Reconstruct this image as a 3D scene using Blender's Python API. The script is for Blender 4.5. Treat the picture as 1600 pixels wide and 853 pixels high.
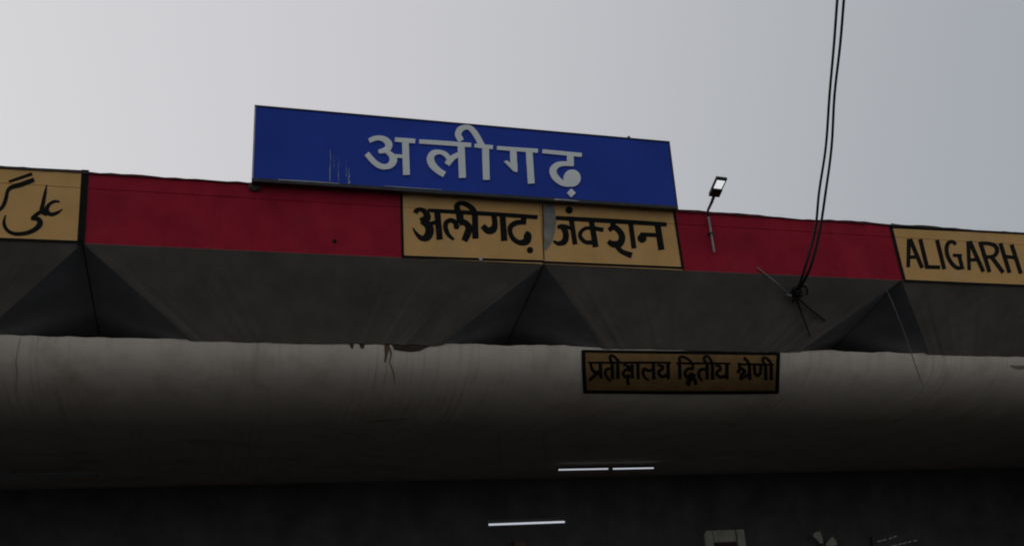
import bpy, bmesh, math, random
from mathutils import Vector, Matrix

random.seed(7)
for o in list(bpy.data.objects):
    bpy.data.objects.remove(o)
scene = bpy.context.scene
C = scene.collection

# ------------------------------------------------------------------ camera
F_PX, W_PX, CX, CY = 1450.0, 1600.0, 800.0, 426.5
YAW, PITCH, ROLL = math.radians(-17.234), math.radians(19.471), math.radians(-3.501)
CAM = Vector((0.0, -13.0, 1.6))
_fwd = Vector((-math.sin(YAW) * math.cos(PITCH), math.cos(YAW) * math.cos(PITCH), math.sin(PITCH)))
_r = Vector((math.cos(YAW), math.sin(YAW), 0))
_u = _r.cross(_fwd)
RIGHT = math.cos(ROLL) * _r + math.sin(ROLL) * _u
UP = -math.sin(ROLL) * _r + math.cos(ROLL) * _u
FWD = _fwd
cd = bpy.data.cameras.new('camera')
cd.sensor_width = 36
cd.lens = F_PX / W_PX * 36
cd.clip_start, cd.clip_end = 0.05, 5000
cam = bpy.data.objects.new('camera', cd)
C.objects.link(cam)
cam.matrix_world = Matrix((
    (RIGHT.x, UP.x, -FWD.x, CAM.x), (RIGHT.y, UP.y, -FWD.y, CAM.y),
    (RIGHT.z, UP.z, -FWD.z, CAM.z), (0, 0, 0, 1)))
scene.camera = cam

# ------------------------------------------------------------------ sky, sun, exposure
SUN_EL, SUN_AZ = math.radians(27), math.radians(-50)      # hazy sun behind the building, to the left
world = bpy.data.worlds.new('World')
scene.world = world
world.use_nodes = True
nt = world.node_tree
nt.nodes.clear()
wo = nt.nodes.new('ShaderNodeOutputWorld')
bg = nt.nodes.new('ShaderNodeBackground')
sky = nt.nodes.new('ShaderNodeTexSky')
sky.sky_type = 'NISHITA'
sky.sun_disc = False
sky.sun_elevation = SUN_EL
sky.sun_rotation = SUN_AZ
sky.air_density, sky.dust_density, sky.ozone_density = 1.0, 4.0, 1.0
hs = nt.nodes.new('ShaderNodeHueSaturation')
hs.inputs['Saturation'].default_value = 0.6
mx = nt.nodes.new('ShaderNodeMix')
mx.data_type = 'RGBA'
mx.inputs['Factor'].default_value = 0.85
# thick haze: bluish grey away from the sun, paler and warmer around it
_sdir = Vector((math.sin(SUN_AZ) * math.cos(SUN_EL), math.cos(SUN_AZ) * math.cos(SUN_EL), math.sin(SUN_EL)))
tcw = nt.nodes.new('ShaderNodeTexCoord')
dotn = nt.nodes.new('ShaderNodeVectorMath')
dotn.operation = 'DOT_PRODUCT'
dotn.inputs[1].default_value = _sdir
mr = nt.nodes.new('ShaderNodeMapRange')
mr.interpolation_type = 'SMOOTHSTEP'
mr.inputs['From Min'].default_value, mr.inputs['From Max'].default_value = -0.12, 0.85
hz = nt.nodes.new('ShaderNodeMix')
hz.data_type = 'RGBA'
hz.inputs['A'].default_value = (3.78, 4.02, 4.28, 1)
hz.inputs['B'].default_value = (6.6, 6.5, 6.7, 1)
nt.links.new(tcw.outputs['Generated'], dotn.inputs[0])
nt.links.new(dotn.outputs['Value'], mr.inputs['Value'])
nt.links.new(mr.outputs['Result'], hz.inputs['Factor'])
nt.links.new(hz.outputs['Result'], mx.inputs['B'])
nt.links.new(sky.outputs['Color'], hs.inputs['Color'])
nt.links.new(hs.outputs['Color'], mx.inputs['A'])
nt.links.new(mx.outputs['Result'], bg.inputs['Color'])
bg.inputs['Strength'].default_value = 0.1
nt.links.new(bg.outputs['Background'], wo.inputs['Surface'])

sd = bpy.data.lights.new('sun', 'SUN')
sd.energy = 0.6
sd.angle = math.radians(14)
sd.color = (1, 0.95, 0.88)
sun = bpy.data.objects.new('sun', sd)
C.objects.link(sun)
sun.rotation_euler = _sdir.to_track_quat('Z', 'Y').to_euler()
sun.location = (-20, 20, 30)

scene.view_settings.view_transform = 'Standard'
scene.view_settings.look = 'None'
scene.view_settings.exposure = 0.0
scene.view_settings.gamma = 1.0
scene.cycles.filter_width = 2.0


# ------------------------------------------------------------------ helpers
def ray(px, py):
    return (RIGHT * (px - CX) - UP * (py - CY) + FWD * F_PX)


def at(px, py, Y=0.0):
    """the point of the vertical plane y = Y that is seen at photo pixel px, py"""
    d = ray(px, py)
    return CAM + d * ((Y - CAM.y) / d.y)


# section of the white curved beam under the canopy: quarter ellipse
BEAM_Y, BEAM_Z, BEAM_A, BEAM_B = 1.33, 5.63, 2.2, 0.95


def beam_y(z):
    t = min(1.0, max(0.0, (BEAM_Z - z) / BEAM_B))
    return BEAM_Y + BEAM_A * (1 - math.sqrt(1 - t * t))


def on_beam(px, py):
    Y = BEAM_Y
    for _ in range(40):
        p = at(px, py, Y)
        Y = 0.5 * Y + 0.5 * beam_y(p.z)
    return at(px, py, Y)


def link(name, bm, mat, parent=None, smooth=False):
    me = bpy.data.meshes.new(name)
    bmesh.ops.recalc_face_normals(bm, faces=bm.faces)
    bm.to_mesh(me)
    bm.free()
    if smooth:
        for p in me.polygons:
            p.use_smooth = True
    me.materials.append(mat)
    o = bpy.data.objects.new(name, me)
    C.objects.link(o)
    if parent:
        o.parent = parent
        o.matrix_parent_inverse = Matrix.Translation(-parent_loc(parent))
    return o


def parent_loc(p):
    v = p.location.copy()
    return v


def empty(name, loc, label, cat, group=None):
    o = bpy.data.objects.new(name, None)
    o.location = loc
    C.objects.link(o)
    tag(o, label, cat, group)
    return o


def tag(o, label=None, cat=None, group=None, kind=None):
    if label: o['label'] = label
    if cat: o['category'] = cat
    if group: o['group'] = group
    if kind: o['kind'] = kind
    return o


def box(bm, x0, x1, y0, y1, z0, z1):
    v = [bm.verts.new(p) for p in ((x0, y0, z0), (x1, y0, z0), (x1, y1, z0), (x0, y1, z0),
                                   (x0, y0, z1), (x1, y0, z1), (x1, y1, z1), (x0, y1, z1))]
    for f in ((0, 1, 2, 3), (4, 5, 6, 7), (0, 1, 5, 4), (1, 2, 6, 5), (2, 3, 7, 6), (3, 0, 4, 7)):
        bm.faces.new([v[i] for i in f])
    return bm


def boxm(*a):
    return box(bmesh.new(), *a)


def bevel(bm, w, seg=2):
    bmesh.ops.bevel(bm, geom=list(bm.edges), offset=w, segments=seg, affect='EDGES', profile=0.5)
    return bm


def prism(bm, front, back):
    """closed solid between two matching loops"""
    a = [bm.verts.new(p) for p in front]
    b = [bm.verts.new(p) for p in back]
    bm.faces.new(a)
    bm.faces.new(b[::-1])
    n = len(a)
    for i in range(n):
        bm.faces.new((a[i], a[(i + 1) % n], b[(i + 1) % n], b[i]))
    return bm


def catmull(pts, k=6):
    if len(pts) < 3:
        return pts
    P = [pts[0]] + list(pts) + [pts[-1]]
    out = []
    for i in range(1, len(P) - 2):
        p0, p1, p2, p3 = P[i - 1], P[i], P[i + 1], P[i + 2]
        for j in range(k):
            t = j / k
            out.append(tuple(0.5 * ((2 * p1[c]) + (-p0[c] + p2[c]) * t + (2 * p0[c] - 5 * p1[c] + 4 * p2[c] - p3[c]) * t * t
                                    + (-p0[c] + 3 * p1[c] - 3 * p2[c] + p3[c]) * t ** 3) for c in range(len(p1))))
    out.append(pts[-1])
    return out


def tube(bm, pts, r, n=10):
    """round bar along a path, r a number or one per point"""
    rings = []
    for i, p in enumerate(pts):
        a = Vector(pts[max(i - 1, 0)])
        b = Vector(pts[min(i + 1, len(pts) - 1)])
        d = (b - a).normalized()
        s = d.cross(Vector((0, 0, 1)) if abs(d.z) < 0.9 else Vector((0, 1, 0))).normalized()
        t = d.cross(s)
        rr = r[i] if isinstance(r, (list, tuple)) else r
        rings.append([bm.verts.new(Vector(p) + rr * (math.cos(2 * math.pi * q / n) * s + math.sin(2 * math.pi * q / n) * t)) for q in range(n)])
    for A, B in zip(rings, rings[1:]):
        for q in range(n):
            bm.faces.new((A[q], A[(q + 1) % n], B[(q + 1) % n], B[q]))
    bm.faces.new(rings[0][::-1])
    bm.faces.new(rings[-1])
    return bm


class Glyph:
    """brush strokes, each (x, y, width) in a traced frame, laid on a surface and given thickness"""

    def __init__(self, fr, surf, out, lift, thick):
        self.ox, self.oy, self.s = fr
        self.surf, self.out, self.lift, self.thick = surf, out, lift, thick
        self.bm = bmesh.new()
        self.k = 0

    def _p(self, x, y):
        return self.surf(self.ox + x / self.s, self.oy + y / self.s)

    def _d(self):
        self.k += 1
        return self.lift + 0.0007 * self.k

    def stroke(self, pts):
        pts = [tuple(map(float, p)) for p in pts]
        if len(pts) == 2:
            a, b = pts
            pts = [tuple(a[c] + (b[c] - a[c]) * i / 8 for c in range(3)) for i in range(9)]
        else:
            pts = catmull(pts)
        L, R = [], []
        for i, (x, y, w) in enumerate(pts):
            ax, ay, _ = pts[max(i - 1, 0)]
            bx, by, _ = pts[min(i + 1, len(pts) - 1)]
            dx, dy = bx - ax, by - ay
            n = math.hypot(dx, dy) or 1
            L.append(self._p(x - dy / n * w / 2, y + dx / n * w / 2))
            R.append(self._p(x + dy / n * w / 2, y - dx / n * w / 2))
        d = self._d()
        f, b = self.out * d, self.out * (d - self.thick)
        bm = self.bm
        fl = [bm.verts.new(p + f) for p in L]
        fr = [bm.verts.new(p + f) for p in R]
        bl = [bm.verts.new(p + b) for p in L]
        br = [bm.verts.new(p + b) for p in R]
        for i in range(len(L) - 1):
            bm.faces.new((fl[i], fl[i + 1], fr[i + 1], fr[i]))
            bm.faces.new((fl[i], bl[i], bl[i + 1], fl[i + 1]))
            bm.faces.new((fr[i], fr[i + 1], br[i + 1], br[i]))
        bm.faces.new((fl[0], fr[0], br[0], bl[0]))
        bm.faces.new((fl[-1], bl[-1], br[-1], fr[-1]))
        return self

    def line(self, x0, y0, x1, y1, w, n=1):
        q = [(x0 + (x1 - x0) * i / n, y0 + (y1 - y0) * i / n, w) for i in range(n + 1)]
        if n == 1:
            return self.stroke(q)
        return self.stroke(q)

    def poly(self, pts):
        d = self._d()
        prism(self.bm, [self._p(*p) + self.out * d for p in pts], [self._p(*p) + self.out * (d - self.thick) for p in pts])
        return self

    def disc(self, x, y, r, n=20, a0=0.0):
        return self.poly([(x + r * math.cos(a0 + 2 * math.pi * i / n), y + r * math.sin(a0 + 2 * math.pi * i / n)) for i in range(n)])

    def done(self, mat, parent, name='letter'):
        return link(name, self.bm, mat, parent)


OUT = Vector((0, -1, 0))


# ------------------------------------------------------------------ materials
def mat(name, col, rough=0.7, var=0.25, scale=3.0, streak=0.0, streak_col=None, bump=0.0, dirt=0.0, dirt_col=(0.05, 0.045, 0.04),
        emit=None, metallic=0.0, streak_scale=(5, 5, 0.35), spec=0.3, patchy=0.0):
    m = bpy.data.materials.new(name)
    m.use_nodes = True
    n, l = m.node_tree.nodes, m.node_tree.links
    b = n['Principled BSDF']
    b.inputs['Roughness'].default_value = rough
    b.inputs['Metallic'].default_value = metallic
    b.inputs['Specular IOR Level'].default_value = spec
    tc = n.new('ShaderNodeTexCoord')
    nz = n.new('ShaderNodeTexNoise')
    nz.inputs['Scale'].default_value = scale
    nz.inputs['Detail'].default_value = 6
    nz.inputs['Roughness'].default_value = 0.62
    l.new(tc.outputs['Object'], nz.inputs['Vector'])
    cr = n.new('ShaderNodeValToRGB')
    cr.color_ramp.elements[0].position = 0.3
    cr.color_ramp.elements[1].position = 0.72
    cr.color_ramp.elements[0].color = (*[c * (1 - var) for c in col], 1)
    cr.color_ramp.elements[1].color = (*[min(1, c * (1 + var * 0.5)) for c in col], 1)
    l.new(nz.outputs['Fac'], cr.inputs['Fac'])
    cur = cr.outputs['Color']

    def blend(fac_node, lo, hi, c2, amount, cur, patch=0.0):
        r = n.new('ShaderNodeMapRange')
        r.inputs['From Min'].default_value, r.inputs['From Max'].default_value = lo, hi
        r.inputs['To Max'].default_value = amount
        l.new(fac_node.outputs['Fac'], r.inputs['Value'])
        x = n.new('ShaderNodeMix')
        x.data_type = 'RGBA'
        x.inputs['B'].default_value = (*c2, 1)
        fac = r.outputs['Result']
        if patch:                                         # the marks come in irregular groups
            mp2 = n.new('ShaderNodeMapping')
            mp2.inputs['Scale'].default_value = (patch, patch * 0.15, patch * 0.15)
            l.new(tc.outputs['Object'], mp2.inputs['Vector'])
            pz = n.new('ShaderNodeTexNoise')
            pz.inputs['Scale'].default_value = 1.0
            pz.inputs['Detail'].default_value = 4
            l.new(mp2.outputs['Vector'], pz.inputs['Vector'])
            pr = n.new('ShaderNodeMapRange')
            pr.inputs['From Min'].default_value, pr.inputs['From Max'].default_value = 0.42, 0.62
            pr.inputs['To Min'].default_value = 0.15
            l.new(pz.outputs['Fac'], pr.inputs['Value'])
            mu = n.new('ShaderNodeMath')
            mu.operation = 'MULTIPLY'
            l.new(fac, mu.inputs[0])
            l.new(pr.outputs['Result'], mu.inputs[1])
            fac = mu.outputs['Value']
        l.new(fac, x.inputs['Factor'])
        l.new(cur, x.inputs['A'])
        return x.outputs['Result']
    if streak:
        mp = n.new('ShaderNodeMapping')
        mp.inputs['Scale'].default_value = streak_scale
        l.new(tc.outputs['Object'], mp.inputs['Vector'])
        s = n.new('ShaderNodeTexNoise')
        s.inputs['Scale'].default_value = 1.0
        s.inputs['Detail'].default_value = 5
        s.inputs['Roughness'].default_value = 0.7
        l.new(mp.outputs['Vector'], s.inputs['Vector'])
        cur = blend(s, 0.5, 0.75, streak_col or [c * 0.4 for c in col], streak, cur, patchy)
    if dirt:
        d = n.new('ShaderNodeTexNoise')
        d.inputs['Scale'].default_value = 0.9
        d.inputs['Detail'].default_value = 9
        d.inputs['Roughness'].default_value = 0.72
        l.new(tc.outputs['Object'], d.inputs['Vector'])
        cur = blend(d, 0.52, 0.74, dirt_col, dirt, cur)
    l.new(cur, b.inputs['Base Color'])
    if bump:
        bp = n.new('ShaderNodeBump')
        bp.inputs['Strength'].default_value = bump
        bp.inputs['Distance'].default_value = 0.02
        nb = n.new('ShaderNodeTexNoise')
        nb.inputs['Scale'].default_value = scale * 4
        nb.inputs['Detail'].default_value = 8
        l.new(tc.outputs['Object'], nb.inputs['Vector'])
        l.new(nb.outputs['Fac'], bp.inputs['Height'])
        l.new(bp.outputs['Normal'], b.inputs['Normal'])
    if emit:
        b.inputs['Emission Color'].default_value = (*emit[:3], 1)
        b.inputs['Emission Strength'].default_value = emit[3]
    return m


M = dict(
    red=mat('red_paint', (0.40, 0.020, 0.042), 0.8, 0.28, 1.6, 0.4, (0.15, 0.007, 0.018), 0.25, 0.5, (0.27, 0.045, 0.06), spec=0.08, patchy=0.8),
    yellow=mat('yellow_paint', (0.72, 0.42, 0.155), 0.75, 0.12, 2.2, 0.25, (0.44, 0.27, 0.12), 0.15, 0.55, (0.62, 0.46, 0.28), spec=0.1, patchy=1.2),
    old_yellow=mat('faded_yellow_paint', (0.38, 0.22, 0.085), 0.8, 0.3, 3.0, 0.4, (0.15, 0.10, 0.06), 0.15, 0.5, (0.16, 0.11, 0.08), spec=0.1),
    black=mat('black_paint', (0.010, 0.010, 0.010), 0.7, 0.4, 8, 0, None, 0.0, 0.15, (0.03, 0.027, 0.022), spec=0.1),
    coping=mat('weathered_concrete', (0.06, 0.05, 0.045), 0.9, 0.5, 4, 0, None, 0.4),
    red_coping=mat('weathered_red', (0.10, 0.022, 0.028), 0.9, 0.5, 4, 0, None, 0.4),
    blue=mat('blue_sheet', (0.024, 0.068, 0.45), 0.55, 0.18, 0.8, 0.3, (0.025, 0.055, 0.29), 0.0, 0.25, (0.03, 0.07, 0.34), spec=0.12),
    white_letter=mat('white_letter', (0.88, 0.91, 0.88), 0.6, 0.06, 6, 0.1, (0.6, 0.62, 0.58)),
    frame=mat('frame_steel', (0.05, 0.05, 0.055), 0.5, 0.4, 6, 0.3, (0.12, 0.08, 0.05), metallic=0.3),
    pale_steel=mat('pale_steel', (0.45, 0.45, 0.44), 0.5, 0.2, 6, metallic=0.2),
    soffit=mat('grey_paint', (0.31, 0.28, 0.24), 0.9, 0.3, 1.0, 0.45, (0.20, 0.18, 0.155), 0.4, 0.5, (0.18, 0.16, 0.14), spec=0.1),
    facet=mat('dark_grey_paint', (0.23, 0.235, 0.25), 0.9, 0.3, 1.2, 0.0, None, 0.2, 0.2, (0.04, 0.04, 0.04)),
    beam=mat('stained_whitewash', (0.92, 0.81, 0.69), 0.95, 0.12, 1.4, 0.48, (0.28, 0.20, 0.14), 0.25, 0.5, (0.42, 0.30, 0.21), spec=0.1, streak_scale=(13, 0.5, 0.6), patchy=0.9),
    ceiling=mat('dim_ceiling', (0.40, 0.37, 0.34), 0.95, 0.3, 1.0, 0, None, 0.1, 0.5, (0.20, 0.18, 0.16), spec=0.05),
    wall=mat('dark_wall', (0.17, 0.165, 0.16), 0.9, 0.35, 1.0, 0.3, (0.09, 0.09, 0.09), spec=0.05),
    cement=mat('bare_cement', (0.28, 0.27, 0.23), 0.95, 0.4, 6, 0, None, 0.6, 0.4, (0.15, 0.14, 0.12)),
    crack=mat('earth_stain', (0.20, 0.13, 0.07), 0.95, 0.5, 8),
    crack_line=mat('crack_brown', (0.40, 0.32, 0.26), 0.95, 0.5, 9),  # dull brown of the thin cracks in the whitewash
    dark_break=mat('broken_concrete', (0.09, 0.07, 0.055), 0.95, 0.5, 9, 0, None, 0.6),
    run=mat('chalky_run', (0.36, 0.38, 0.44), 0.8, 0.5, 14),
    cable=mat('cable_rubber', (0.02, 0.02, 0.024), 0.5, 0.3, 6),
    wire=mat('grey_wire', (0.30, 0.31, 0.32), 0.5, 0.2, 6),
    plastic=mat('dark_plastic', (0.03, 0.032, 0.034), 0.45, 0.2, 6),
    lens=mat('lamp_lens', (0.8, 0.8, 0.8), 0.3, 0.02, 4, emit=(0.93, 0.96, 1.0, 0.72)),
    tube=mat('lit_tube', (0.8, 0.8, 0.8), 0.3, 0.02, 4, emit=(0.85, 0.9, 1.0, 0.5)),
    dead_tube=mat('unlit_tube', (0.28, 0.28, 0.28), 0.4, 0.1, 4),
    cream=mat('cream_paint', (0.70, 0.68, 0.56), 0.6, 0.2, 5, 0.2),
    maroon=mat('maroon_paint', (0.06, 0.015, 0.02), 0.5, 0.3, 5),
    brown=mat('brown_board', (0.22, 0.16, 0.11), 0.7, 0.3, 6),
    asphalt=mat('asphalt', (0.048, 0.046, 0.044), 0.95, 0.35, 0.8, 0, None, 0.3, spec=0.2),
    floor=mat('stone_floor', (0.05, 0.047, 0.043), 0.9, 0.3, 1.5, spec=0.1),
    roof=mat('roof_concrete', (0.18, 0.17, 0.16), 0.95, 0.3, 1.0),
    steel_pole=mat('galvanised', (0.34, 0.33, 0.33), 0.5, 0.25, 10, 0.3, (0.14, 0.1, 0.08), metallic=0.4),
)

# ------------------------------------------------------------------ ground
bm = bmesh.new()
vs = [bm.verts.new(p) for p in ((-2500, -2500, 0), (2500, -2500, 0), (2500, 2500, 0), (-2500, 2500, 0))]
bm.faces.new(vs)
tag(link('ground', bm, M['asphalt']), kind='structure')
tag(link('porch_floor', bevel(boxm(-15.4, 24.5, 1.0, 10.99, 0.004, 0.30), 0.02), M['floor']), kind='structure')

# ------------------------------------------------------------------ station building
BAY = 6.69
JOINTS = [4.57 + BAY * k for k in range(-3, 4)]          # folds of the canopy
X0, X1 = JOINTS[0], JOINTS[-1]
ZT, ZB = 7.645, 6.585                                     # fascia
SOF_Y, SOF_Z, HALF = 1.30, 5.595, 1.43                    # lower edge of the sloped soffit
PEAK_Y = 2.75
PEAK_Z = 5.80
bld = empty('station_building', (4.57, 2.6, 0), 'station building with folded grey canopy, red and yellow fascia and white curved beam', 'building')


def fascia_piece(name, x0, x1, y0, m, label=None):
    """parapet length with an uneven top edge"""
    n = max(2, int((x1 - x0) / 0.18))
    bm = bmesh.new()
    rows = []
    zz = 0.0
    for i in range(n + 1):
        x = x0 + (x1 - x0) * i / n
        zz = 0.7 * zz + random.uniform(-0.006, 0.006)
        t = ZT + 0.5 * abs(zz)
        g = ZT - 0.235 + random.uniform(-.004, .004)
        rows.append([bm.verts.new(p) for p in ((x, y0, ZB), (x, y0, g - 0.007), (x, y0 + 0.008, g - 0.003), (x, y0 + 0.008, g + 0.003), (x, y0, g + 0.007), (x, y0, t), (x, 0.26, t), (x, 0.26, ZB))])
    for a, b in zip(rows, rows[1:]):
        for q in range(8):
            bm.faces.new((a[q], a[(q + 1) % 8], b[(q + 1) % 8], b[q]))
    bm.faces.new(rows[0][::-1])
    bm.faces.new(rows[-1])
    o = link(name, bm, m, bld)
    if label: o['label'] = label
    return o


XL, XA, XB, XR = -2.13, 2.335, 6.975, 11.295             # where the colours change
fascia_piece('fascia_panel', X0, -6.82, 0, M['red'])
left_panel = fascia_piece('name_panel', -6.818, XL - 0.001, -0.006, M['yellow'], 'yellow painted panel with station name in Urdu')
fascia_piece('fascia_panel', XL + 0.001, XA - 0.001, 0, M['red'], 'red painted fascia left of the yellow Hindi panel')
mid_panel = fascia_piece('name_panel', XA + 0.001, 4.566, -0.006, M['yellow'], 'yellow painted panel with the first Hindi word')
mid_panel2 = fascia_piece('name_panel', 4.574, XB - 0.001, -0.006, M['yellow'], 'yellow painted panel with the second Hindi word')
fascia_piece('fascia_panel', XB + 0.001, XR - 0.001, 0, M['red'], 'red painted fascia behind the hanging cables')
right_panel = fascia_piece('name_panel', XR + 0.001, 16.0, -0.006, M['yellow'], 'yellow painted panel with station name in Latin capitals')
fascia_piece('fascia_panel', 16.002, X1, 0, M['red'])

# weathered coping along the top
for a, b in ((X0, -2.13), (-2.13, 2.33), (2.33, 6.98), (6.98, 11.3), (11.3, X1)):
    n = int((b - a) / 0.14)
    bm = bmesh.new()
    rows = []
    zz = 0
    for i in range(n + 1):
        x = a + (b - a) * i / n
        zz = 0.75 * zz + random.uniform(-0.012, 0.012)
        low = ZT - 0.010 + random.uniform(-0.010, 0.002)
        rows.append([bm.verts.new(p) for p in ((x, -0.022 + random.uniform(-.006, .004), low), (x, -0.014, ZT + 0.022 + zz), (x, 0.29, ZT + 0.027 + zz), (x, 0.29, low))])
    for p, q in zip(rows, rows[1:]):
        for k in range(4):
            bm.faces.new((p[k], p[(k + 1) % 4], q[(k + 1) % 4], q[k]))
    bm.faces.new(rows[0][::-1])
    bm.faces.new(rows[-1])
    link('coping', bm, M['red_coping'] if a in (-2.13, 6.98) else M['coping'], bld)

# folded soffit: a sloped trapezoid per bay and two facets in each notch
UPV = Vector((0, 0.03, 0.05))
for a, b in zip(JOINTS, JOINTS[1:]):
    bm = bmesh.new()
    q = [Vector((a + 0.006, 0.0, ZB - 0.004)), Vector((b - 0.006, 0.0, ZB - 0.004)), Vector((b - HALF, SOF_Y, SOF_Z)), Vector((a + HALF, SOF_Y, SOF_Z))]
    n = 46
    top = [q[0].lerp(q[1], i / n) for i in range(n + 1)]
    low, dz = [], 0.0
    for i in range(n + 1):                                # the lower edge is a little ragged
        dz = 0.55 * dz + random.uniform(-0.011, 0.009)
        low.append(q[3].lerp(q[2], i / n) + Vector((0, 0, dz if 0 < i < n else 0)))
    rows = [[bm.verts.new(v) for v in (a_, b_, b_ + UPV, a_ + UPV)] for a_, b_ in zip(top, low)]
    for u, v in zip(rows, rows[1:]):
        for k in range(4):
            bm.faces.new((u[k], u[(k + 1) % 4], v[(k + 1) % 4], v[k]))
    bm.faces.new(rows[0][::-1])
    bm.faces.new(rows[-1])
    link('soffit_panel', bm, M['soffit'], bld)
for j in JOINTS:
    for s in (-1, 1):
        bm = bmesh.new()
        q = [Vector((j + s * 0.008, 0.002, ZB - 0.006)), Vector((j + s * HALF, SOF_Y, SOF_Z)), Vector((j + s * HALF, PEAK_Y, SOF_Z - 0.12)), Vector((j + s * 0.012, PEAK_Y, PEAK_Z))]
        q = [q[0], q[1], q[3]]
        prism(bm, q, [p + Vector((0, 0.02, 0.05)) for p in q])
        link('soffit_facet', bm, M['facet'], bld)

# white curved beam, running on as the flat ceiling
CEIL_Z = BEAM_Z - BEAM_B
bm = bmesh.new()
prof = []
NP = 22
for i in range(NP + 1):
    t = math.pi / 2 * i / NP
    prof.append((BEAM_Y + BEAM_A * (1 - math.cos(t)), BEAM_Z - BEAM_B * math.sin(t)))
nx = int((X1 - X0) / 0.12)
rows = []
zz = 0
for i in range(nx + 1):
    x = X0 + (X1 - X0) * i / nx
    zz = 0.6 * zz + random.uniform(-0.012, 0.012)
    r = [bm.verts.new((x, BEAM_Y + 0.35, BEAM_Z - 0.01 + zz))]
    for k, (y, z) in enumerate(prof + [(5.5, CEIL_Z), (8.0, CEIL_Z), (11.1, CEIL_Z)]):
        r.append(bm.verts.new((x, y + random.uniform(-.003, .003), z + (zz if k == 0 else 0))))
    rows.append(r)
for p, q in zip(rows, rows[1:]):
    for k in range(len(p) - 1):
        bm.faces.new((p[k], p[k + 1], q[k + 1], q[k]))
link('curved_beam', bm, M['beam'], bld, smooth=True)

WALL_Y = 11.0
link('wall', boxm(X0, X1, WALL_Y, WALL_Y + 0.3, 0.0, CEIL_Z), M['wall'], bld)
link('roof_slab', boxm(X0, X1, 0.27, 12.0, 6.75, 6.95), M['roof'], bld)
link('rear_wall', boxm(X0, X1, 11.8, 12.0, 0.0, 6.745), M['roof'], bld)
for a, b in ((X0 - 0.25, X0 - 0.002), (X1 + 0.002, X1 + 0.25)):
    link('end_wall', boxm(a, b, 0.0, 12.0, 0.0, 7.6), M['roof'], bld)

# doorway with pale surround on the back wall
def wp(px, py):
    return at(px, py, WALL_Y - 0.05)


a, b = wp(1100, 829), wp(1158, 828)
dl, dr, dz = wp(1114, 840).x, wp(1150, 840).x, wp(1132, 846).z
door = link('door', boxm(dl, dr, WALL_Y - 0.04, WALL_Y - 0.002, 0.31, dz - 0.03), M['maroon'], bld)
for x0, x1, c in ((a.x - 0.02, dl - 0.02, 0.07), (dr + 0.02, b.x + 0.06, 0.03)):
    bm = bmesh.new()
    q = [(x0, 0.31), (x1, 0.31), (x1, a.z), (x0 + c, a.z), (x0, a.z - 1.3 * c)]
    prism(bm, [Vector((x, WALL_Y - 0.10, z)) for x, z in q], [Vector((x, WALL_Y - 0.002, z)) for x, z in q])
    link('door_post', bm, M['cream'], door)
link('door_header', bevel(boxm(dl + 0.01, dr - 0.01, WALL_Y - 0.08, WALL_Y - 0.002, dz, a.z), 0.01), M['cream'], door)

# ------------------------------------------------------------------ painted names on the fascia
def fs(px, py):
    return at(px, py, -0.006)


BK = M['black']


def border(fr, parent, segs):
    for s in segs:
        g = Glyph(fr, fs, OUT, 0.003, 0.003)
        g.line(*s, n=8)
        g.done(BK, parent, 'border')


def glyph(parent, fr, strokes, discs=(), polys=(), m=None, surf=fs, lift=0.0035, thick=0.003, name='letter'):
    g = Glyph(fr, surf, OUT, lift, thick)
    k = 1.06 if (name == 'letter' and m is None) else (0.94 if m is M['white_letter'] else 1.0)
    for s in strokes:
        g.stroke([(x, y, w * k) for x, y, w in s])
    for d in discs:
        g.disc(*d)
    for p in polys:
        g.poly(p)
    return g.done(m or BK, parent, name)


glyph(bld, (0, 0, 1), [], discs=[(523, 377, 3.2, 12)], m=BK, name='spout_hole', lift=0.001, thick=0.006)
# first Hindi word
A = (620, 290, 6.5625)
Y1 = mid_panel
glyph(Y1, A, [[(190, 285, 48), (205, 257, 48), (245, 246, 42), (295, 278, 58), (308, 335, 74), (240, 362, 52)],
              [(250, 366, 48), (318, 405, 78), (337, 465, 82), (312, 525, 80), (255, 540, 52), (200, 492, 32), (165, 435, 12)],
              [(325, 398, 40), (420, 372, 42)], [(413, 262, 60), (440, 555, 62)]])
glyph(Y1, A, [[(585, 556, 24), (530, 505, 40), (500, 435, 48), (508, 380, 48), (550, 357, 46), (596, 378, 48), (616, 430, 44)],
              [(642, 265, 74), (652, 390, 70)], [(640, 380, 60), (695, 380, 58), (738, 430, 66), (722, 500, 70), (690, 568, 60)]],
      discs=[(612, 420, 30)])
glyph(Y1, A, [[(622, 262, 66), (618, 208, 55), (655, 180, 44), (715, 195, 50), (775, 240, 54), (812, 295, 50)], [(800, 270, 58), (806, 545, 62)]])
glyph(Y1, A, [[(995, 300, 52), (1005, 395, 56), (985, 450, 74), (932, 462, 66), (880, 412, 52)], [(1083, 305, 58), (1102, 568, 62)]])
glyph(Y1, A, [[(1300, 315, 56), (1300, 388, 52)], [(1325, 380, 40), (1235, 380, 50), (1170, 418, 52), (1162, 480, 46), (1195, 548, 46), (1258, 585, 50), (1325, 572, 74), (1342, 515, 74), (1312, 492, 56)]],
      discs=[(1365, 662, 33)])
glyph(Y1, A, [[(318, 255, 36), (700, 277, 42), (1080, 300, 42), (1442, 326, 42)]], name='headline', lift=0.008)
border(A, Y1, [(47, 88, 62, 735, 26), (60, 728, 1500, 778, 24)])
glyph(Y1, A, [], polys=[[(838, 745), (868, 742), (880, 764), (850, 772)]], m=M['pale_steel'], name='paint_chip', lift=0.012)

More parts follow.
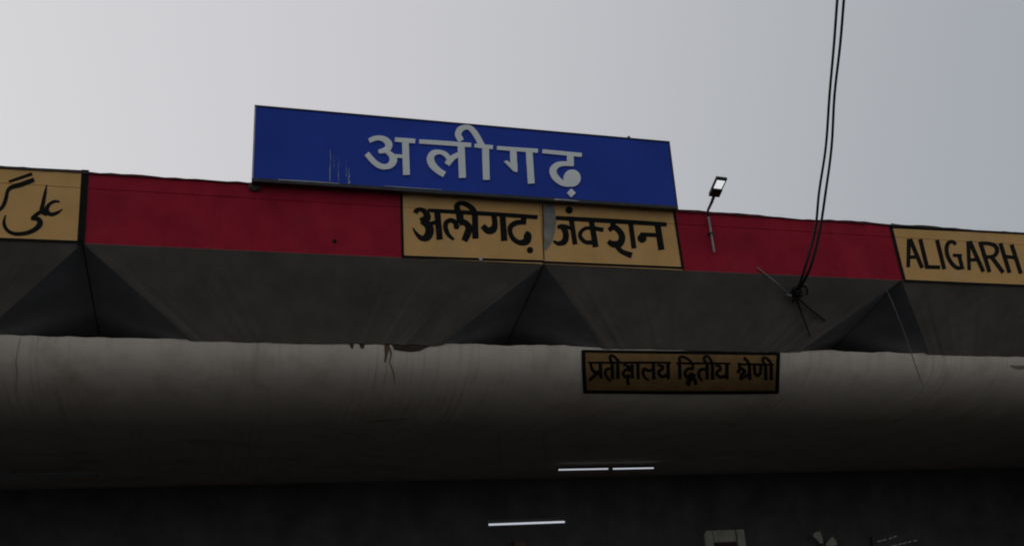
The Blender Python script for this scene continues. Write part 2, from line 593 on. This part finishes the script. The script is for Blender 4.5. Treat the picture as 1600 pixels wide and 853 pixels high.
# second Hindi word
B = (830, 300, 6.4)
Y2 = mid_panel2
glyph(Y2, B, [[(262, 352, 36), (320, 345, 44), (395, 362, 34)], [(300, 345, 44), (335, 385, 54), (347, 440, 58), (328, 498, 58), (270, 515, 40), (222, 490, 22)], [(402, 285, 48), (438, 525, 46)]], discs=[(378, 183, 37)])
glyph(Y2, B, [[(600, 285, 52), (645, 552, 56)], [(620, 372, 34), (550, 362, 34), (495, 402, 36), (492, 452, 40), (540, 500, 38), (612, 505, 44)], [(620, 362, 40), (722, 380, 40)]])
glyph(Y2, B, [[(815, 300, 50), (820, 350, 54)], [(775, 385, 40), (825, 352, 50), (885, 398, 56), (908, 460, 62), (880, 518, 68), (815, 522, 60), (768, 492, 40)], [(850, 530, 48), (900, 592, 44), (1005, 636, 56)]])
glyph(Y2, B, [[(992, 305, 46), (1028, 565, 48)]])
glyph(Y2, B, [[(1262, 325, 58), (1302, 580, 60)], [(1090, 425, 40), (1250, 432, 40)]], discs=[(1108, 463, 46)])
glyph(Y2, B, [[(245, 260, 40), (600, 280, 44), (980, 302, 44), (1352, 326, 42)]], name='headline', lift=0.008)
border(B, Y2, [(1428, 200, 1518, 775, 26), (110, 702, 1510, 760, 24)])
glyph(Y2, B, [], polys=[[(122, 112), (224, 106), (236, 180), (252, 285), (238, 390), (214, 480), (178, 545), (150, 580), (128, 575), (130, 470), (122, 330), (128, 210)]], m=M['cement'], name='cement_patch', lift=0.005, thick=0.01)
glyph(Y2, B, [[(112, 120, 12), (118, 300, 14), (122, 560, 10), (128, 700, 8)]], m=M['dark_break'], name='crack', lift=0.01)

# Urdu name
U = (0, 240, 5.33)
YL = left_panel
glyph(YL, U, [[(497, 402, 14), (450, 400, 24), (408, 428, 28), (388, 472, 38), (420, 506, 32), (474, 495, 26), (522, 462, 6)]])
glyph(YL, U, [[(390, 262, 6), (376, 330, 24), (358, 420, 32), (350, 480, 38), (395, 505, 36)]])
glyph(YL, U, [[(350, 480, 32), (305, 508, 30), (262, 540, 22)], [(258, 545, 20), (312, 545, 38), (334, 582, 46), (292, 632, 38), (212, 664, 32), (122, 668, 30), (62, 640, 28), (34, 582, 26), (46, 512, 10)]])
glyph(YL, U, [[(268, 170, 26), (165, 205, 24), (74, 236, 20)], [(284, 218, 34), (180, 258, 38), (92, 284, 34), (62, 320, 28), (46, 390, 30), (12, 455, 28), (-60, 492, 28), (-150, 485, 26)]])
glyph(YL, U, [[(-150, 485, 26), (-195, 515, 28), (-225, 580, 26), (-290, 640, 12)], [(-140, 380, 20), (-205, 395, 20)]])
glyph(YL, U, [[(-330, 640, 22), (-420, 600, 30), (-430, 500, 32), (-350, 440, 30), (-300, 500, 30), (-350, 570, 28), (-440, 560, 24)]])
border(U, YL, [(711, 137, 672, 765, 62), (0, 712, 690, 738, 22), (-700, 690, 0, 712, 22), (0, 116, 240, 129, 24), (240, 129, 690, 151, 22), (-700, 83, 0, 116, 24)])

# Latin name
G = (1380, 340, 7.109)
YR = right_panel
glyph(YR, G, [[(285, 236, 42), (277, 552, 38)], [(296, 236, 46), (432, 560, 42)], [(280, 440, 36), (385, 436, 36)]])
glyph(YR, G, [[(410, 240, 44), (490, 566, 44)], [(476, 548, 40), (632, 552, 40)]])
glyph(YR, G, [[(596, 248, 44), (678, 574, 44)]])
glyph(YR, G, [[(805, 300, 38), (768, 268, 38), (722, 284, 42), (702, 345, 44), (716, 430, 44), (760, 508, 44), (815, 556, 42), (862, 560, 38)], [(842, 420, 40), (880, 575, 42)], [(772, 418, 36), (872, 424, 36)]])
glyph(YR, G, [[(944, 262, 42), (954, 584, 38)], [(958, 262, 46), (1112, 602, 42)], [(958, 470, 36), (1066, 466, 36)]])
glyph(YR, G, [[(1076, 272, 46), (1180, 606, 44)], [(1075, 285, 40), (1180, 290, 40), (1248, 322, 46), (1262, 380, 46), (1222, 430, 40), (1120, 438, 36)], [(1205, 440, 44), (1332, 612, 44)]])
glyph(YR, G, [[(1300, 284, 44), (1402, 614, 44)], [(1424, 300, 44), (1528, 622, 44)], [(1345, 430, 36), (1470, 446, 36)]])
border(G, YR, [(82, 95, 232, 690, 36), (225, 698, 900, 728, 22), (900, 728, 1560, 755, 22), (1560, 755, 2100, 778, 22), (70, 104, 820, 140, 28), (820, 140, 1560, 178, 24), (1560, 178, 2100, 205, 24)])

# ------------------------------------------------------------------ blue name board on the parapet
SY = -0.16
sc = [at(397, 165, SY), at(1046, 221, SY), at(1059, 324, SY), at(394, 281, SY)]
sx0, sx1 = (sc[0].x + sc[3].x) / 2, (sc[1].x + sc[2].x) / 2
sz1, sz0 = (sc[0].z + sc[1].z) / 2, (sc[2].z + sc[3].z) / 2
board = empty('sign_board', ((sx0 + sx1) / 2, SY, sz0), 'long blue station name board with white raised letters standing on the parapet', 'sign')
link('panel', boxm(sx0 + 0.02, sx1 - 0.02, SY, SY + 0.07, sz0 + 0.02, sz1 - 0.02), M['blue'], board)
e = 0.022
link('frame_bar', boxm(sx0, sx1, SY - 0.012, SY + 0.09, sz1 - e, sz1), M['frame'], board)
link('frame_bar', boxm(sx0, sx1, SY - 0.012, SY + 0.10, sz0 - 0.03, sz0 + e), M['frame'], board)
link('frame_bar', boxm(sx0, sx0 + e, SY - 0.010, SY + 0.09, sz0 + e, sz1 - e), M['pale_steel'], board)
link('frame_bar', boxm(sx1 - e, sx1, SY - 0.010, SY + 0.09, sz0 + e, sz1 - e), M['frame'], board)
for x in (sx0 + 0.5, sx0 + 2.6, sx0 + 4.6, sx1 - 0.5):
    post = link('support_post', boxm(x - 0.03, x + 0.03, SY + 0.075, SY + 0.14, sz0 + 0.07, sz1 - 0.1), M['frame'], board)
    link('foot', boxm(x - 0.035, x + 0.035, SY + 0.142, SY + 0.40, sz0 + 0.09, sz0 + 0.13), M['frame'], post)
p = at(983, 213, SY)
link('bolt', bevel(boxm(p.x - 0.022, p.x + 0.022, SY, SY + 0.05, sz1 + 0.001, sz1 + 0.04), 0.008), M['frame'], board)
p = at(398, 292, -0.03)
bm = bmesh.new()
bmesh.ops.create_icosphere(bm, subdivisions=3, radius=0.09)
for v in bm.verts:
    k = 1 + random.uniform(-0.12, 0.12)
    v.co = Vector((v.co.x * 1.0 * k, v.co.y * 0.35, v.co.z * 0.8 * k)) + p
link('cement_lump', bm, M['dark_break'], board)


def sb(px, py):
    return at(px, py, SY)


Z1, Z2 = (560, 190, 7.755), (740, 200, 7.753)


def bl(fr, strokes, discs=(), polys=()):
    return glyph(board, fr, strokes, discs, polys, M['white_letter'], sb, 0.022, 0.020)


bl(Z1, [[(128, 240, 58), (190, 215, 62), (255, 208, 64), (325, 232, 78), (368, 290, 90), (335, 348, 78), (242, 372, 46)],
        [(320, 358, 44), (380, 400, 64), (420, 455, 96), (405, 515, 92), (345, 553, 70), (265, 548, 70), (185, 495, 70), (98, 396, 68)],
        [(430, 424, 44), (545, 432, 42)], [(566, 235, 86), (580, 655, 86)], [(440, 228, 56), (685, 247, 60)]])
bl(Z1, [[(735, 250, 54), (1045, 270, 56), (1362, 294, 56)], [(1240, 280, 88), (1258, 690, 88)],
        [(1040, 650, 78), (960, 600, 80), (890, 525, 92), (870, 450, 92), (905, 392, 78), (980, 378, 56), (1050, 405, 62), (1100, 462, 60)],
        [(1070, 528, 74), (1110, 474, 76), (1155, 436, 66), (1225, 402, 66)]])
bl(Z1, [[(1245, 240, 70), (1206, 170, 80), (1228, 108, 82), (1290, 78, 62), (1350, 88, 66), (1410, 150, 74), (1460, 235, 74), (1505, 320, 76)]],
   ).data.materials[0] = M['white_letter']
bl(Z2, [[(140, 220, 88), (152, 636, 84)], [(8, 222, 48), (230, 242, 50)]])
bl(Z2, [[(280, 250, 48), (775, 286, 52)], [(476, 270, 84), (484, 480, 84)], [(668, 280, 84), (695, 682, 84)]],
   polys=[[(362, 412), (402, 402), (445, 438), (526, 440), (526, 542), (486, 538)]])
bl(Z2, [[(830, 290, 50), (1305, 336, 52)], [(1166, 330, 86), (1170, 468, 84)],
        [(1205, 446, 58), (1110, 440, 56), (1022, 452, 70), (962, 502, 88), (966, 570, 86), (1012, 632, 82), (1080, 680, 66), (1160, 706, 36)]],
   discs=[(1188, 615, 104), (1178, 794, 54, 4)])
# pale paint runs and a worn edge low on the board
for x, y0, y1, w in ((516, 232, 284, 2.4), (529, 248, 284, 1.2), (545, 262, 287, 3.2), (522, 240, 262, 0.9), (541, 250, 276, 1.0)):
    g = Glyph((0, 0, 1), sb, OUT, 0.001, 0.002)
    n = 7
    g.stroke([(x + random.uniform(-.8, .8), y0 + (y1 - y0) * i / n, w * random.uniform(0.25, 1.1) * (0.3 + 0.7 * i / n)) for i in range(n + 1)])
    g.done(M['run'], board, 'paint_run')
for q in (((435, 281.5, 1.2), (480, 284, 1.4), (530, 287.5, 0.8)), ((866, 312, 2.0), (885, 313, 1.6), (905, 315, 0.8)), ((600, 291, 0.6), (640, 294, 0.9), (690, 297, 0.5))):
    g = Glyph((0, 0, 1), sb, OUT, 0.014, 0.003)
    g.stroke(q)
    g.done(M['pale_steel'], board, 'worn_edge')

# ------------------------------------------------------------------ waiting room sign on the curved beam
c0 = on_beam(909, 549)
sign = empty('waiting_room_sign', on_beam(1062, 612), 'yellow Hindi sign with black border on the white curved beam', 'sign')
BO = Vector((0, -0.96, -0.28))


def strip_sheet(corners, m, name, lift, nu=24, nv=8):
    """sheet that follows the beam; corners tl, tr, br, bl in the photo"""
    bm = bmesh.new()
    g = []
    for j in range(nv + 1):
        v = j / nv
        r = []
        for i in range(nu + 1):
            u = i / nu
            x = (corners[0][0] * (1 - u) + corners[1][0] * u) * (1 - v) + (corners[3][0] * (1 - u) + corners[2][0] * u) * v
            y = (corners[0][1] * (1 - u) + corners[1][1] * u) * (1 - v) + (corners[3][1] * (1 - u) + corners[2][1] * u) * v
            r.append(bm.verts.new(on_beam(x, y) + BO * lift))
        g.append(r)
    for a, b in zip(g, g[1:]):
        for i in range(nu):
            bm.faces.new((a[i], a[i + 1], b[i + 1], b[i]))
    geom = bmesh.ops.extrude_face_region(bm, geom=list(bm.faces))
    for v in geom['geom']:
        if isinstance(v, bmesh.types.BMVert):
            v.co += BO * -0.012
    return link(name, bm, m, sign)


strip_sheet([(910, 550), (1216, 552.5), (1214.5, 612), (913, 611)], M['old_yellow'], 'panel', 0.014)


def wl(fr, strokes, name='letter'):
    g = Glyph(fr, on_beam, BO, 0.016, 0.003)
    for s in strokes:
        g.stroke([(x, y, w * (1.22 if name == 'letter' else 1.0)) for x, y, w in s])
    return g.done(BK, sign, name)


WB = (0, 0, 1)
for s in ([(909, 548.5, 4.5), (985, 549.5, 4.5), (1062, 550.5, 5), (1140, 551.5, 5), (1217, 552.5, 4.5)],
          [(911, 612, 5), (985, 612.5, 5), (1062, 613, 5.5), (1140, 613, 5.5), (1216, 612.5, 5)],
          [(911, 548, 6), (912, 580, 6), (914, 613, 6)], [(1215.5, 551, 6), (1214.5, 580, 6), (1213.5, 613, 6)]):
    wl(WB, [s], 'border')
P = (905, 540, 10)
Q = (1050, 540, 9.41)
wl(P, [[(172, 270, 34), (195, 360, 40), (240, 412, 44), (325, 400, 40)], [(325, 265, 44), (336, 512, 44)], [(318, 405, 40), (240, 462, 40), (150, 545, 38)]])
wl(P, [[(510, 275, 44), (516, 522, 44)], [(512, 360, 34), (432, 362, 40), (402, 412, 40), (422, 482, 36), (492, 562, 22)]])
wl(P, [[(520, 285, 34), (480, 205, 38), (492, 152, 36), (540, 170, 34), (598, 230, 40), (612, 285, 40)], [(595, 285, 44), (602, 516, 44)]])
wl(P, [[(680, 300, 28), (735, 308, 34), (772, 350, 46), (712, 385, 40), (682, 438, 40), (720, 488, 40), (772, 462, 40), (752, 540, 40), (766, 612, 40)], [(820, 290, 42), (826, 512, 42)], [(760, 400, 36), (820, 350, 34)]])
wl(P, [[(910, 275, 42), (916, 522, 42)]])
wl(P, [[(1152, 275, 44), (1162, 524, 44)], [(1152, 372, 36), (1080, 390, 36), (1015, 362, 40), (990, 420, 42), (1020, 490, 36), (1082, 542, 22)]])
wl(P, [[(1382, 275, 46), (1388, 522, 46)], [(1215, 300, 28), (1288, 318, 38), (1300, 358, 40), (1240, 392, 40), (1242, 442, 42), (1300, 482, 42), (1382, 440, 40)]])
wl(P, [[(128, 262, 34), (560, 264, 36), (1000, 262, 36), (1428, 264, 34)]], 'headline')
wl(Q, [[(104, 255, 42), (112, 492, 42)], [(112, 245, 36), (104, 182, 36), (150, 160, 32), (230, 196, 32), (292, 256, 32)]])
wl(Q, [[(298, 260, 36), (300, 335, 38)], [(315, 336, 38), (222, 342, 38), (186, 400, 38), (212, 458, 44), (285, 440, 84), (312, 404, 66)], [(285, 470, 56), (225, 545, 50), (262, 582, 34)], [(325, 480, 44), (346, 572, 38)]])
wl(Q, [[(508, 265, 42), (512, 492, 42)], [(510, 346, 34), (420, 350, 38), (386, 402, 38), (402, 462, 34), (442, 522, 22)]])
wl(Q, [[(500, 262, 34), (468, 205, 36), (480, 158, 34), (530, 162, 32), (568, 220, 34), (588, 270, 36)], [(588, 265, 42), (592, 502, 42)]])
wl(Q, [[(800, 265, 44), (802, 494, 44)], [(635, 288, 28), (698, 308, 36), (702, 350, 38), (655, 382, 38), (660, 430, 40), (720, 462, 40), (796, 430, 38)]])
wl(Q, [[(60, 256, 34), (330, 258, 34), (600, 258, 34), (852, 262, 34)]], 'headline')
wl(Q, [[(975, 245, 36), (992, 320, 42), (962, 402, 44)], [(1012, 330, 38), (1062, 380, 42), (1012, 432, 38), (1002, 505, 36)], [(1130, 275, 42), (1136, 504, 42)], [(1130, 415, 36), (1005, 488, 36)], [(1045, 180, 44), (1085, 205, 38), (1132, 268, 32)]])
wl(Q, [[(1202, 285, 38), (1212, 392, 40), (1250, 440, 40), (1292, 400, 38), (1300, 285, 36)], [(1368, 285, 42), (1372, 504, 42)]])
wl(Q, [[(1365, 275, 32), (1328, 222, 34), (1340, 178, 34), (1390, 188, 32), (1438, 240, 34), (1458, 290, 36)], [(1450, 280, 42), (1454, 504, 42)]])
wl(Q, [[(1010, 272, 34), (1250, 274, 34), (1492, 280, 34)]], 'headline')

# broken plaster and stains along the top of the curved beam
def bp(strokes, m, name, polys=(), lift=0.004):
    g = Glyph((0, 0, 1), on_beam, BO, lift, 0.004)
    for s in strokes:
        g.stroke(s)
    for p in polys:
        g.poly(p)
    return g.done(m, bld, name)


bp([], M['dark_break'], 'broken_edge', [[(612, 538), (616, 546), (628, 548), (642, 549.5), (655, 548), (664, 544), (672, 541), (660, 537)]], 0.012)
bp([[(603, 533, 5), (604, 545, 7), (603, 556, 4), (601, 566, 2)], [(606, 538, 4), (611, 552, 2.4), (609, 566, 1.2), (614, 580, 1.4), (617, 600, 0.4)]], M['crack'], 'stain')
for q in ([(32, 527, 0.8), (28, 545, 0.6), (25, 565, 0.9), (27, 590, 0.5), (22, 615, 0.2)], [(566, 660, 0.5), (590, 658, 1.4), (618, 655, 0.9), (650, 652, 0.4)],
          [(1578, 571, 2), (1590, 574, 6), (1606, 573, 5), (1620, 575, 2)]):
    bp([q], M['crack_line'], 'crack')
for x, w in ((546, 7), (561, 9)):
    bp([], M['dark_break'], 'broken_edge', [[(x, 536), (x + 0.3 * w, 541.5 + x * .006 - 1), (x + 0.5 * w, 540.5 + x * .006), (x + 0.75 * w, 542.5 + x * .006 - 1), (x + w, 538)]], 0.010)

# ------------------------------------------------------------------ lamp on the parapet
LY = -0.05
b0, b1 = at(1116, 394, LY), at(1106.5, 336, LY)
b2 = at(1106, 329, LY - 0.05)
b3 = at(1112, 316, -0.30)
b4 = at(1116, 305, -0.52)
h1 = at(1128, 279.5, -0.92)
lamp = empty('street_lamp', b0, 'small lit lamp on a bent pipe above the red fascia', 'lamp')
link('pole', tube(bmesh.new(), [b0, b0.lerp(b1, 0.5), b1], 0.019), M['steel_pole'], lamp)
link('arm', tube(bmesh.new(), [b1 - Vector((0, 0, 0.03)), b2, b3, b4], [0.021, 0.021, 0.026, 0.028]), M['plastic'], lamp)
ax = (h1 - b4).normalized()
sdv = Vector((1, 0, 0)) - ax * ax.x
sdv = (RIGHT * 0.98 - UP * 0.06)
sdv = (sdv - ax * sdv.dot(ax)).normalized()
nv = ax.cross(sdv).normalized()
if nv.dot(CAM - b4) < 0:
    nv = -nv
Lh = (h1 - b4).length


def headbox(u0, u1, w0, w1, d0, d1, bev):
    bm = bmesh.new()
    f = [b4 + ax * u0 + sdv * -w0 + nv * d1, b4 + ax * u0 + sdv * w0 + nv * d1, b4 + ax * u1 + sdv * w1 + nv * d1, b4 + ax * u1 + sdv * -w1 + nv * d1]
    prism(bm, f, [p - nv * (d1 - d0) for p in f])
    if bev:
        bevel(bm, bev)
    return bm


hd = link('head', headbox(-0.02, Lh, 0.090, 0.094, -0.05, 0.0, 0.012), M['plastic'], lamp)
link('driver_box', headbox(-0.02, Lh * 0.40, 0.092, 0.090, 0.001, 0.025, 0.008), M['plastic'], hd)
link('lens', headbox(Lh * 0.42, Lh * 0.90, 0.064, 0.067, 0.001, 0.008, 0.003), M['lens'], hd)
link('clip', bevel(boxm(b1.x - 0.04, b1.x + 0.06, -0.075, -0.001, b1.z - 0.35, b1.z - 0.32), 0.004), M['frame'], lamp)

# ------------------------------------------------------------------ cables, clamp and loose wires
def soffit_pt(px, py, off=0.03):
    """point on the sloped soffit plane"""
    n = Vector((0, (SOF_Z - ZB), -SOF_Y)).normalized()
    n = Vector((0, -(ZB - SOF_Z), -SOF_Y)).normalized()
    p0 = Vector((0, 0, ZB)) + n * off
    d = ray(px, py)
    return CAM + d * ((p0 - CAM).dot(n) / d.dot(n))


k0 = soffit_pt(1243, 462, 0.06)
for i, (lab, pts) in enumerate((
    ('black overhead cable, left one of the hanging pair', [(1241, 458, None), (1258, 420, -0.25), (1272, 360, -0.55), (1281, 300, -0.95), (1289, 230, -1.5), (1296, 150, -2.2), (1303, 70, -3.1), (1310, -10, -4.2), (1317, -100, -5.4), (1330, -260, -7.2)]),
    ('black overhead cable, right one of the hanging pair', [(1247, 459, None), (1266, 418, -0.28), (1279, 362, -0.6), (1290, 300, -1.0), (1298, 230, -1.5), (1305, 150, -2.2), (1312, 70, -3.1), (1319, -10, -4.2), (1326, -100, -5.4), (1340, -260, -7.2)]))):
    P3 = [k0 if y is None else at(a + random.uniform(-1.6, 1.6), b, y) for a, b, y in pts]
    P3 = [Vector(q) for q in catmull([tuple(v) for v in P3], 5)]
    o = link('overhead_cable', tube(bmesh.new(), P3, [0.024 - 0.006 * (t / len(P3)) for t in range(len(P3))], 8), M['cable'], None, True)
    tag(o, lab, 'cable', 'cables hanging from above to the canopy')
clamp = empty('cable_clamp', k0, 'dark knotted cable clamp fixed under the red fascia', 'clamp')
link('hook', tube(bmesh.new(), [soffit_pt(1238, 472, -0.01), soffit_pt(1242, 464, 0.06), soffit_pt(1248, 452, 0.10), soffit_pt(1256, 446, 0.09), soffit_pt(1262, 452, 0.08), soffit_pt(1260, 460, 0.05)], 0.017), M['cable'], clamp)
link('knot', tube(bmesh.new(), [soffit_pt(1239, 453, 0.08), soffit_pt(1247, 455, 0.12), soffit_pt(1250, 463, 0.1), soffit_pt(1243, 468, 0.12), soffit_pt(1238, 461, 0.08), soffit_pt(1246, 458, 0.14)], 0.026), M['cable'], clamp)
for _ in range(5):
    q = [soffit_pt(1244 + random.uniform(-9, 12), 457 + random.uniform(-10, 10), random.uniform(0.03, 0.14)) for _ in range(5)]
    link('wrapping', tube(bmesh.new(), [Vector(v) for v in catmull([tuple(v) for v in q], 4)], 0.009, 6), M['cable'], clamp)
link('insulator', tube(bmesh.new(), [soffit_pt(1229, 460, 0.06), soffit_pt(1235, 462, 0.09), soffit_pt(1241, 460, 0.08)], [0.016, 0.026, 0.018]), M['dead_tube'], clamp)
link('bolt', tube(bmesh.new(), [soffit_pt(1258, 444, 0.08), soffit_pt(1262, 447, 0.08)], 0.018), M['brown'], clamp)
rod = link('guy_rod', tube(bmesh.new(), [at(1183, 418, -0.03), at(1212, 441, 0.02), soffit_pt(1233, 459, 0.05)], 0.010, 8), M['wire'])
tag(rod, 'thin grey slanting rod running from red fascia to cable clamp', 'rod')
tag(link('cable_tail', tube(bmesh.new(), [k0, soffit_pt(1262, 480, 0.05), soffit_pt(1290, 501, 0.03)], [0.02, 0.016, 0.013], 8), M['cable']),
    'longer black cable tail slanting right below the clamp', 'cable')
tag(link('cable_tail', tube(bmesh.new(), [k0, soffit_pt(1253, 490, 0.05), soffit_pt(1266, 526, 0.03)], [0.018, 0.013, 0.011], 8), M['cable']),
    'thin black cable tail hanging almost straight below the clamp', 'cable')
wp3 = [at(1383, 448, 0.15), at(1402, 492, 0.45), at(1418, 535, 0.85), at(1432, 575, 1.15), at(1447, 616, 1.36)]
tag(link('loose_wire', tube(bmesh.new(), [Vector(q) for q in catmull([tuple(v) for v in wp3], 5)], 0.010, 8), M['wire']),
    'thin grey loose wire hanging across the dark notch below the Latin name', 'wire')

# ------------------------------------------------------------------ tube lights on the back wall
def tube_light(px0, py0, px1, py1, Y, lab, lit=True, hung=True):
    a, b = at(px0, py0, Y), at(px1, py1, Y)
    z = (a.z + b.z) / 2
    t = empty('tube_light', ((a.x + b.x) / 2, Y, z), lab, 'light', 'tube lights under the porch ceiling')
    link('batten', bevel(boxm(a.x - 0.02, b.x + 0.02, Y - 0.02, Y + 0.05, z + 0.026, z + 0.075), 0.004), M['frame'] if lit else M['dead_tube'], t)
    link('tube', tube(bmesh.new(), [Vector((a.x, Y, z)), Vector((b.x, Y, z))], 0.018, 12), M['tube'] if lit else M['dead_tube'], t)
    for x in (a.x - 0.012, b.x + 0.012):
        link('end_cap', boxm(x - 0.012, x + 0.012, Y - 0.025, Y + 0.03, z - 0.028, z + 0.024), M['frame'], t)
    for x in (a.x * 0.8 + b.x * 0.2, a.x * 0.2 + b.x * 0.8):
        link('hanger', tube(bmesh.new(), [Vector((x, Y + 0.015, z + 0.076)), Vector((x, Y + 0.015, CEIL_Z - 0.002))], 0.004, 6), M['plastic'], t)


tube_light(872, 733, 950, 732.5, 8.6, 'lit white tube light, left one of the upper pair')
tube_light(957, 732.3, 1021, 730.5, 8.6, 'lit white tube light, right one of the upper pair')
tube_light(763, 819.5, 882, 814.5, 4.2, 'lit white tube light hanging lowest, alone under the upper pair')
tube_light(-12, 746, 150, 743, 7.6, 'unlit grey tube light at the far left under the beam', lit=False)

# ------------------------------------------------------------------ wall fan, boards
fc = at(1287, 853, WALL_Y - 0.30)
fan = empty('wall_fan', fc, 'pale wall fan with broad blades at the bottom edge', 'fan')
link('motor', tube(bmesh.new(), [fc + Vector((0, 0.30, 0)), fc + Vector((0, 0.12, 0)), fc + Vector((0, 0.0, 0)), fc + Vector((0, -0.05, 0))], [0.04, 0.08, 0.08, 0.03], 14), M['brown'], fan)
for ang in (118, 22, 238, 318):
    t = math.radians(ang)
    d, s = Vector((math.cos(t), 0, math.sin(t))), Vector((-math.sin(t), 0, math.cos(t)))
    bm = bmesh.new()
    q = [fc + d * r + s * w + Vector((0, -0.02 + 0.25 * w, 0)) for r, w in ((0.09, -0.03), (0.24, -0.10), (0.40, -0.13), (0.44, 0.0), (0.41, 0.11), (0.24, 0.07), (0.09, 0.03))]
    prism(bm, q, [p + Vector((0, 0.008, 0)) for p in q])
    link('blade', bm, M['cream'], fan)

# dark hanging board with two rows of pale marks
q = [at(1362, 838, 10.9), at(1440, 818, 10.9), at(1446, 862, 10.9), at(1368, 882, 10.9)]
nb = empty('notice_board', q[3].lerp(q[2], 0.5), 'dark tilted board with rows of small white marks at bottom right', 'board')
link('panel', prism(bmesh.new(), q, [p + Vector((0, 0.03, 0)) for p in q]), M['wall'], nb)
for x0, y0, x1, y1 in ((1371, 845.5, 1377, 844), (1378.5, 843.7, 1385, 841.8), (1389, 840.9, 1394, 839.4), (1396, 838.6, 1401, 836.8),
                       (1393, 852.5, 1402, 850.8), (1404, 850, 1409, 848.7), (1411, 848.6, 1417, 846.6), (1419, 846.6, 1424, 845), (1427, 844.8, 1433, 843.4)):
    g = Glyph((0, 0, 1), lambda a, b: at(a, b, 10.9), OUT, 0.002, 0.003)
    g.line(x0, y0, x1, y1, 2.0)
    g.done(M['white_letter'], nb, 'mark')
q = at(812, 848, WALL_Y - 0.1)
wb = empty('wall_box', q, 'small brown wall box just under the lowest tube light', 'box')
link('body', bevel(boxm(q.x - 0.17, q.x + 0.16, WALL_Y - 0.16, WALL_Y - 0.003, q.z - 0.34, q.z + 0.05), 0.015), M['brown'], wb)
link('lid', bevel(boxm(q.x - 0.15, q.x + 0.14, WALL_Y - 0.175, WALL_Y - 0.162, q.z - 0.30, q.z + 0.02), 0.004), M['brown'], wb)
